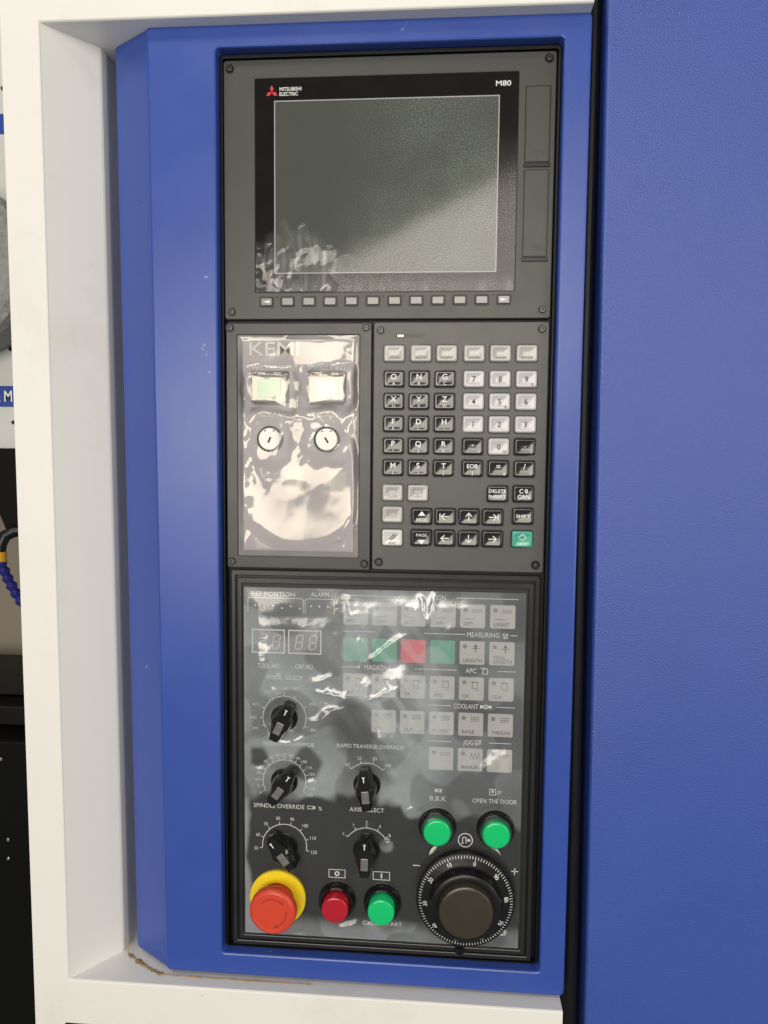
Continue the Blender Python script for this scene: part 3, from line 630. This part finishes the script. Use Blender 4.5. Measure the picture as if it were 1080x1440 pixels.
# handwheel
hx, hy = 76, -341.3
hw = G().lathe(hx, hy, [(40, -.8), (40, 5), (42.5, 6), (43.2, 7), (43.2, 9.4), (42.8, 10.1), (41.5, 10.4), (33, 12.6), (32.2, 12.6)], 96).obj('handwheel', m_black, op, org=(hx, hy, -.8), label='black handwheel dial with white graduations')
G().lathe(hx, hy, [(31.5, 12), (31, 20), (30.2, 22.5), (28.6, 23.4), (24.6, 23.6), (24.2, 23.4)], 80).obj('wheel_rim', m_black, hw)
G().lathe(hx, hy, [(24, 23), (23.6, 27), (22.9, 29.2), (21.8, 29.8), (20, 29.9), (8, 30.4), (1, 30.6)], 72).obj('crank_cap', m_olive, hw, label='round brown black cap of the handwheel')
def zd(r): return 10.4+(41.5-r)*(2.2/8.5)+.08
g = G()
for i in range(100):
    a = 12-3.6*i; r1, r0 = 41.3, (37.8 if i % 10 == 0 else 38.6 if i % 5 == 0 else 39); t = math.radians(a)
    n_ = len(g.v); g.tick(hx, hy, r0, r1, a, .42, 0); g.v[n_:] = [(x, y, zd(math.hypot(x-hx, y-hy))) for x, y, z in g.v[n_:]]
    if i % 10 == 0:
        n_ = len(g.v); g.text(str(i), hx+35.6*math.sin(t), hy+35.6*math.cos(t), 3.4, 0, None, 'C', a); g.v[n_:] = [(x, y, zd(math.hypot(x-hx, y-hy))) for x, y, z in g.v[n_:]]
g.obj('graduations', m_print, hw)
g = G(); g.rbox(67.5, 76, -394.8, -383, -.8, 5, 1.5, 1); g.lathe(71.4, -391.2, [(3.2, 4), (3.2, 7), (2.6, 7.8), (1.5, 7.8), (1.3, 6.5)], 20); g.obj('mount_lug', m_black, hw)

# ------------------------------------------------------------------ protective films
def sm(a, b, x): t = max(0, min(1, (x-a)/(b-a))); return t*t*(3-2*t)
def nz(x, y, s, o=0): return noise.noise(Vector((x*s, y*s, o)))
def vor(x, y): return noise.voronoi(Vector((x, y, .3)))[0][0]
def film(name, x0, x1, y0, y1, step, fz, cut, m, label, cat):
    nx, ny = int((x1-x0)/step), int((y1-y0)/step); vs = []; lo = []; fs = []; org = ((x0+x1)/2, y0, 0)
    for j in range(ny+1):
        for i in range(nx+1):
            x, y = x0+(x1-x0)*i/nx, y0+(y1-y0)*j/ny; h, l = fz(x, y); vs.append(M3(x-org[0], y-org[1], h-org[2])); lo.append(l)
    for j in range(ny):
        for i in range(nx):
            x, y = x0+(x1-x0)*(i+.5)/nx, y0+(y1-y0)*(j+.5)/ny
            if not cut(x, y): a = j*(nx+1)+i; fs.append((a, a+1, a+nx+2, a+nx+1))
    me = D.meshes.new(name); me.from_pydata(vs, [], fs); me.polygons.foreach_set('use_smooth', [True]*len(fs))
    at = me.attributes.new('loose', 'FLOAT', 'POINT'); at.data.foreach_set('value', lo); me.materials.append(m); me.update()
    return tag(link(name, me, None, org), label, cat)
circ = [(-87.8, -186.2, 10.8), (-87.8, -244.8, 10.8), (-87.8, -305.6, 10.8), (-13, -244.6, 10.8), (-13, -305.4, 10.8), (-39.2, -353.4, 15.6), (1.9, -353.4, 15.6), (50.2, -280.2, 15.6), (101.6, -279.8, 15.6), (76, -341.3, 38.5), (ex, ey, 24.3)]
def cut_op(x, y): return any((x-a)**2+(y-b)**2 < r*r for a, b, r in circ)
def ridge(x, y, ax, ay, bx, by, wd):
    x, y = x+4*nz(x, y, .06, 50)+1.5*nz(x, y, .2, 52), y+4*nz(x, y, .06, 55)+1.5*nz(x, y, .2, 57)
    d = Vector((bx-ax, by-ay)); p = Vector((x-ax, y-ay)); t = max(0, min(1, p.dot(d)/d.length_squared)); q = (p-d*t).length
    return math.exp(-(q/wd)**1.15)*(math.sin(math.pi*min(1, .15+.8*t)))
RID = [(-58, -158, -22, -172, 2.2, 2.6), (-22, -172, 20, -150, 2.0, 2.2), (-62, -188, -20, -168, 3, 2.4), (30, -76, 46, -104, 2.2, 3), (44, -72, 42, -102, 2, 2.6), (-20, -138, 25, -104, 2.5, 2), (-30, -78, -8, -140, 4, 2), (58, -165, 62, -206, 1.5, 1.8),
       (10, -235, 45, -185, 4, 2), (-40, -68, 30, -64, 2.5, 1.6), (18, -268, 40, -262, 2.5, 1.8), (-60, -150, -40, -146, 3, 1.6), (-45, -240, -30, -160, 5, 1.6), (-20, -225, 25, -215, 4, 1.4)]
def f_op(x, y):
    # where the sheet clings to the panel (dark) and where air lies behind it (milky)
    e = 14*nz(x, y, .03, 3)+6*nz(x, y, .09, 8)
    cling = max(sm(-252, -262, y+e+.20*(x+20)*(x > -20)), 0)
    cling = max(cling, sm(12, 6, math.hypot((x+112)*.8, y+222)+.5*e)*.9, sm(16, 10, math.hypot(x+70, (y+228)*.8)+.5*e)*.8)
    cling *= sm(-382, -368, y+.6*e)                                       # loose again along the bottom
    cling *= 1-.9*sm(8, 4, math.hypot(x-5, y+300+.3*e))-.0
    cling *= 1-.8*sm(12, 8, math.hypot(x-29, (y+262)*.8)+.3*e)
    cling *= 1-.9*sm(-116, -121, x+.35*e)
    cling = max(cling, .55*sm(40, 20, math.hypot(x-5, y+200)-20)*sm(0, .35, nz(x, y, .02, 21)))
    l = 1-max(0, min(1, cling))
    edge = min(1, min(x+124, 123.6-x, y+389, -68.5-y)/14)
    h = .35+l*(.5+.4*sm(-70, -100, y))*(1-.85*sm(-105, -92, y)*sm(-38, -52, x))*(.9+1.1*nz(x, y, .022, 1)+.5*nz(x, y, .06, 5)+.30*abs(nz(x, y, .16, 9)))*max(.1, edge)
    wx, wy = x+5*nz(x, y, .04, 70), y+5*nz(x, y, .04, 72)
    zone = sm(-.15, .3, nz(x, y, .013, 80)+.25*sm(60, 20, math.hypot(x+5, (y+150)*.8)))
    h += l*max(.1, edge)*sm(-68, -104, y)*(zone*(3.4*vor(wx/30, wy/38)+.5*vor(wx/11+5, wy/13))+.4*vor(wx/16+9, wy/18))
    for ax, ay, bx, by, wd, a in RID: h += l*a*.75*ridge(x, y, ax, ay, bx, by, wd)
    dn = min(math.hypot(x-a, y-b)-r for a, b, r in circ); h = -.45+(h+.45)*(.12+.88*sm(1, 12, dn))
    u_, v_ = x*.8+y*.6, -x*.6+y*.8
    glare_stk = math.exp(-((x-6)/42)**2-((y+150)/75)**2)*(.5*sm(-.1, .35, noise.noise(Vector((u_*.05, v_*.012, 4))))+.35*sm(0, .3, noise.noise(Vector((u_*.14, v_*.02, 9)))))  # diagonal whitish glare painted into the film haze
    return max(-.5, h), max(0, min(1, l*(1-.45*sm(38, 66, x))*(glare_stk+.66+.35*nz(x, y, .018, 12)+.30*sm(-.05, .05, nz(wx, wy, .03, 41))-.15)))
film('protective_film', -124, 123.6, -389, -68.4, 1.25, f_op, cut_op, m_film, 'hazy clear plastic film peeling over the lower operator panel', 'film')
def bump(x, y, x0, x1, y0, y1, s):
    dx = max(x0-x, 0, x-x1); dy = max(y0-y, 0, y-y1); return 1-sm(0, s, math.hypot(dx, dy))
RK = [(-128, 120, -118, 60, 3, 4), (-75, 86, -40, 70, 3, 2.5), (-75, 120, -72, 90, 3, 3.2), (-90, 78, -70, 78, 3, 2.4), (-124, 70, -112, 20, 4, 2.2), (-62, 70, -72, 40, 4, 2), (-26, 90, -34, 45, 3, 2.4), (-110, 40, -104, 18, 3, 2), (-125, 5, -110, -14, 4, 1.6), (-40, -28, -24, 4, 3, 1.8), (-34, -32, -23, -6, 2, 1.5), (-50, -32, -28, -18, 2, 1.2)]
def f_k(x, y):
    X, Y = x+5*nz(x, y, .05, 60)+2*nz(x, y, .12, 62), y+6*nz(x, y, .05, 64)+2*nz(x, y, .12, 66)
    h = .3+6.2*max(max(bump(x, y, -115, -85, 94.5, 116, 2.5), bump(X, Y, -115, -85, 94.5, 116, 14)), max(bump(x, y, -65.5, -35, 94.5, 116, 2.5), bump(X, Y, -65.5, -35, 94.5, 116, 14)))
    h = max(h, .3+2.6*max(sm(26, 10, math.hypot(X*1.2+120, (Y-62.2)*.8)), sm(26, 10, math.hypot(X+50.1, Y-60.3))))
    q = sm(-10, 50, y)
    h += q*(1.2*nz(x, y, .03, 2)+.6*nz(x, y, .065, 6))+.25*nz(x, y, .02, 4)
    for ax, ay, bx, by, wd, a in RK: h += a*.55*ridge(x, y, ax, ay, bx, by, wd)
    wx, wy = x+6*nz(x, y, .04, 70), y+6*nz(x, y, .04, 72)
    h += (.25+.75*q)*1.5*vor(wx/30, wy/34)+.35*vor(wx/12+3, wy/14)*q
    h += 2.2*sm(60, 48, math.hypot((x+73)*.95, y-22)+2*nz(x, y, .05, 90))
    h += .8*sm(-112, -126, x)*(1+nz(x, y, .08, 33)*2)
    k_ = sm(-76, -84, x+.5*(y-135))*sm(114, 126, y); h = h*(1-.6*k_)+k_*(2.4-.085*(y-120))
    e = min(x+128.6, -22.6-x, y+40.2, 151.2-y)
    h = -1.0+(h+1.0)*sm(-1, 6, e)
    if -124 < x < -27 and -35.6 < y < 147.8: h = max(-.42, h)
    return max(-1.0, h), min(1, max(0, .6+.8*nz(x, y, .03, 40)))
film('protective_film', -128.6, -22.6, -40.2, 151.2, 1.0, f_k, lambda x, y: math.hypot(x+100, y-62.2) < 10.8 or math.hypot(x+50.1, y-62.3) < 10.8, m_filmk, 'shiny crumpled clear film over the key switch panel', 'film')
def f_s(x, y):  # wrinkles and streaky haze stand in for a shape reflected in the screen
    l = sm(38, 20, math.hypot((x+80)*.8, y-205)+14*nz(x, y, .04, 2)+8*nz(x, y, .12, 5))
    st = abs(nz(x*2.2, y*.5, .09, 3))
    b_ = .22*sm(205, 190, y)
    return -.3+l*(1.6+2.2*nz(x, y, .04, 7)+.5*abs(nz(x, y, .1, 9)))+.05*nz(x, y, .03, 1), min(1, l*(.25+1.3*st)+b_*(.4+st))
film('screen_reflection_film', -112, 107.2, 188, 363.4, 1.25, f_s, lambda x, y: False, m_films, 'clear film on the screen, wrinkled haze at its lower left imitating a reflection', 'film')
for k, (x, y, a, L_) in enumerate(((48.5, -301, 48, 14), (99, -297, -38, 19))):
    g = G(); t = math.radians(a); d = Vector((math.cos(t), math.sin(t))); n = Vector((-d.y, d.x)); ps = []
    for i in range(13):
        u = i/12; wv = 1.7*math.sin(math.pi*u)+.5*random.random(); c_ = Vector((x, y))+d*(u-.5)*L_+n*(1.5*math.sin(math.pi*u))
        ps += [(*(c_-n*wv), 1.2+.8*math.sin(5*u)), (*(c_+n*wv), 2.6+.5*math.sin(4*u))]
    g.add(ps, [[2*i, 2*i+2, 2*i+3, 2*i+1] for i in range(12)])
    o = g.obj('film_scrap', m_scrap, None, org=(x, y, 1)); sol = o.modifiers.new('thick', 'SOLIDIFY'); sol.thickness = .0003
    tag(o, ('torn yellowish film scrap at the upper left of the handwheel', 'torn yellowish film scrap at the upper right of the handwheel')[k], 'film scrap')

# ------------------------------------------------------------------ machine interior seen past the left edge
m_sheet = mat('interior_white', (.62, .62, .60), .45, var=.03)
m_cast = mat('rough_casting', (.26, .25, .24), .6, var=.5, vscale=90, bump=1, bscale=220, dist=.002)
m_tan = mat('interior_wall_paint', (.26, .22, .17), .55)
m_bed = mat('oily_black_steel', (.003, .003, .003), .5, spec=.12)
m_label = mat('label_blue', (.01, .05, .33), .4)
m_yclip = mat('clamp_yellow', (.72, .36, .02), .4); m_hose = mat('hose_blue', (.01, .012, .16), .35)
wl = tag(G().add([(-900, -700, -420), (-300, -700, -420), (-300, 900, -420), (-900, 900, -420)], [[0, 1, 2, 3]]).obj('interior_wall', m_tan, None, org=(-600, -700, -420)), kind='structure')
sp = thing('spindle_head', 'white spindle head cover with blue label seen past the frame edge', 'spindle head', (-600, 50, -200))
G().rbox(-760, -400, 48, 700, -300, -200, 6, 3).obj('head_cover', m_sheet, sp)
lb = G().rbox(-600, -447, 100, 124, -201, -199.3, 1, .3).obj('name_label', m_label, sp)
G().text('& M', -449.6, 112.4, 12.5, -199.1, 23, 'R', fat=.012).obj('label_lettering', m_print, lb)
G().rbox(-600, -450, 406, 428, -201, -199.3, 1, .3).obj('blue_strip', m_label, sp)
for p in ((-450, 455), (-449.6, 166), (-448.5, 82)): G().lathe(*p, [(2.2, -201), (2.2, -198), (1.7, -197), (1, -197)], 16).obj('bolt', m_black, sp)
ca = thing('rough_casting', 'rough grey cast block in front of the white spindle head', 'casting', (-520, 180, -190))
g = G(); rings = []
for z, sc in ((-199, .97), (-150, 1), (-142, .97), (-138, .9)):
    rings.append([(-500+sc*105*math.cos(2*math.pi*i/48)*(1+.02*nz(i, 0, .7)), 250+sc*96*math.sin(2*math.pi*i/48)*(1+.02*nz(i, 5, .7)), z) for i in range(48)])
g.loft(rings); g.obj('cast_body', m_cast, ca); 
bk = thing('black_bracket', 'black bolted bracket under the white spindle head', 'bracket', (-500, 0, -190))
g = G(); pr = [(-560, 52), (-560, -18), (-474, -14), (-462, -20), (-452, -44), (-446, -50), (-400, -50), (-400, 52)]
g.loft([[(x, y, -230) for x, y in pr], [(x, y, -186) for x, y in pr], [(x+(-480-x)*.01, y+(0-y)*.01, -185) for x, y in pr]]); g.obj('bracket_plate', m_bed, bk, ang=20)
G().lathe(-461.5, 45, [(2.6, -186), (2.6, -184), (1.8, -183.4)], 14).obj('bolt', m_sheet, bk)
hs = thing('coolant_hose', 'blue jointed coolant hose with black elbow and yellow collar', 'hose', (-450, -100, -170))
g = G(); g.tube([(-425, -42, -185), (-440, -43, -180), (-449, -48, -176), (-453, -58, -174), (-454, -70, -172)], [6.4, 6.8, 6.8, 6.4, 6.2], 16); g.obj('elbow', m_black, hs)
g = G(); g.tube([(-454, -66, -172), (-454, -77, -172)], 7.8, 14); g.obj('collar', m_yclip, hs)
px_, py_ = -453.5, -76
for i in range(6):
    dx, dy = 3.2+.5*i, -8.5
    G().tube([(px_, py_, -172), (px_+dx*.35, py_+dy*.35, -172), (px_+dx*.5, py_+dy*.5, -172), (px_+dx, py_+dy, -172)], [4.4, 6.4, 6.2, 4.0], 14).obj('segment', m_hose, hs)
    px_ += dx; py_ += dy
G().tube([(px_, py_, -172), (px_+8, py_-18, -172)], [4.5, 2.6], 12).obj('nozzle', m_hose, hs)
bd = thing('machine_bed', 'black oily machine bed with bolts at the lower left edge', 'machine bed', (-550, -520, -250))
G().rbox(-800, -380, -700, -288, -330, -170, 4, 2).obj('bed_block', m_bed, bd)
G().rbox(-800, -380, -286, -262, -340, -215, 3, 2).obj('bed_step', mat('bed_grey', (.006, .0055, .005), .5, spec=.2), bd)
G().rbox(-800, -380, -260, -236, -350, -250, 3, 2).obj('bed_rail', mat('bed_rail_grey', (.010, .009, .007), .5, spec=.2), bd)
for x, y in ((-458, -309), (-452, -406), (-452.5, -429)): G().lathe(x, y, [(2, -170), (2, -168.6), (1.4, -168), (.6, -168)], 12).obj('bolt', mat('bright_bolt', (.6, .6, .58), .25, metal=1), bd)
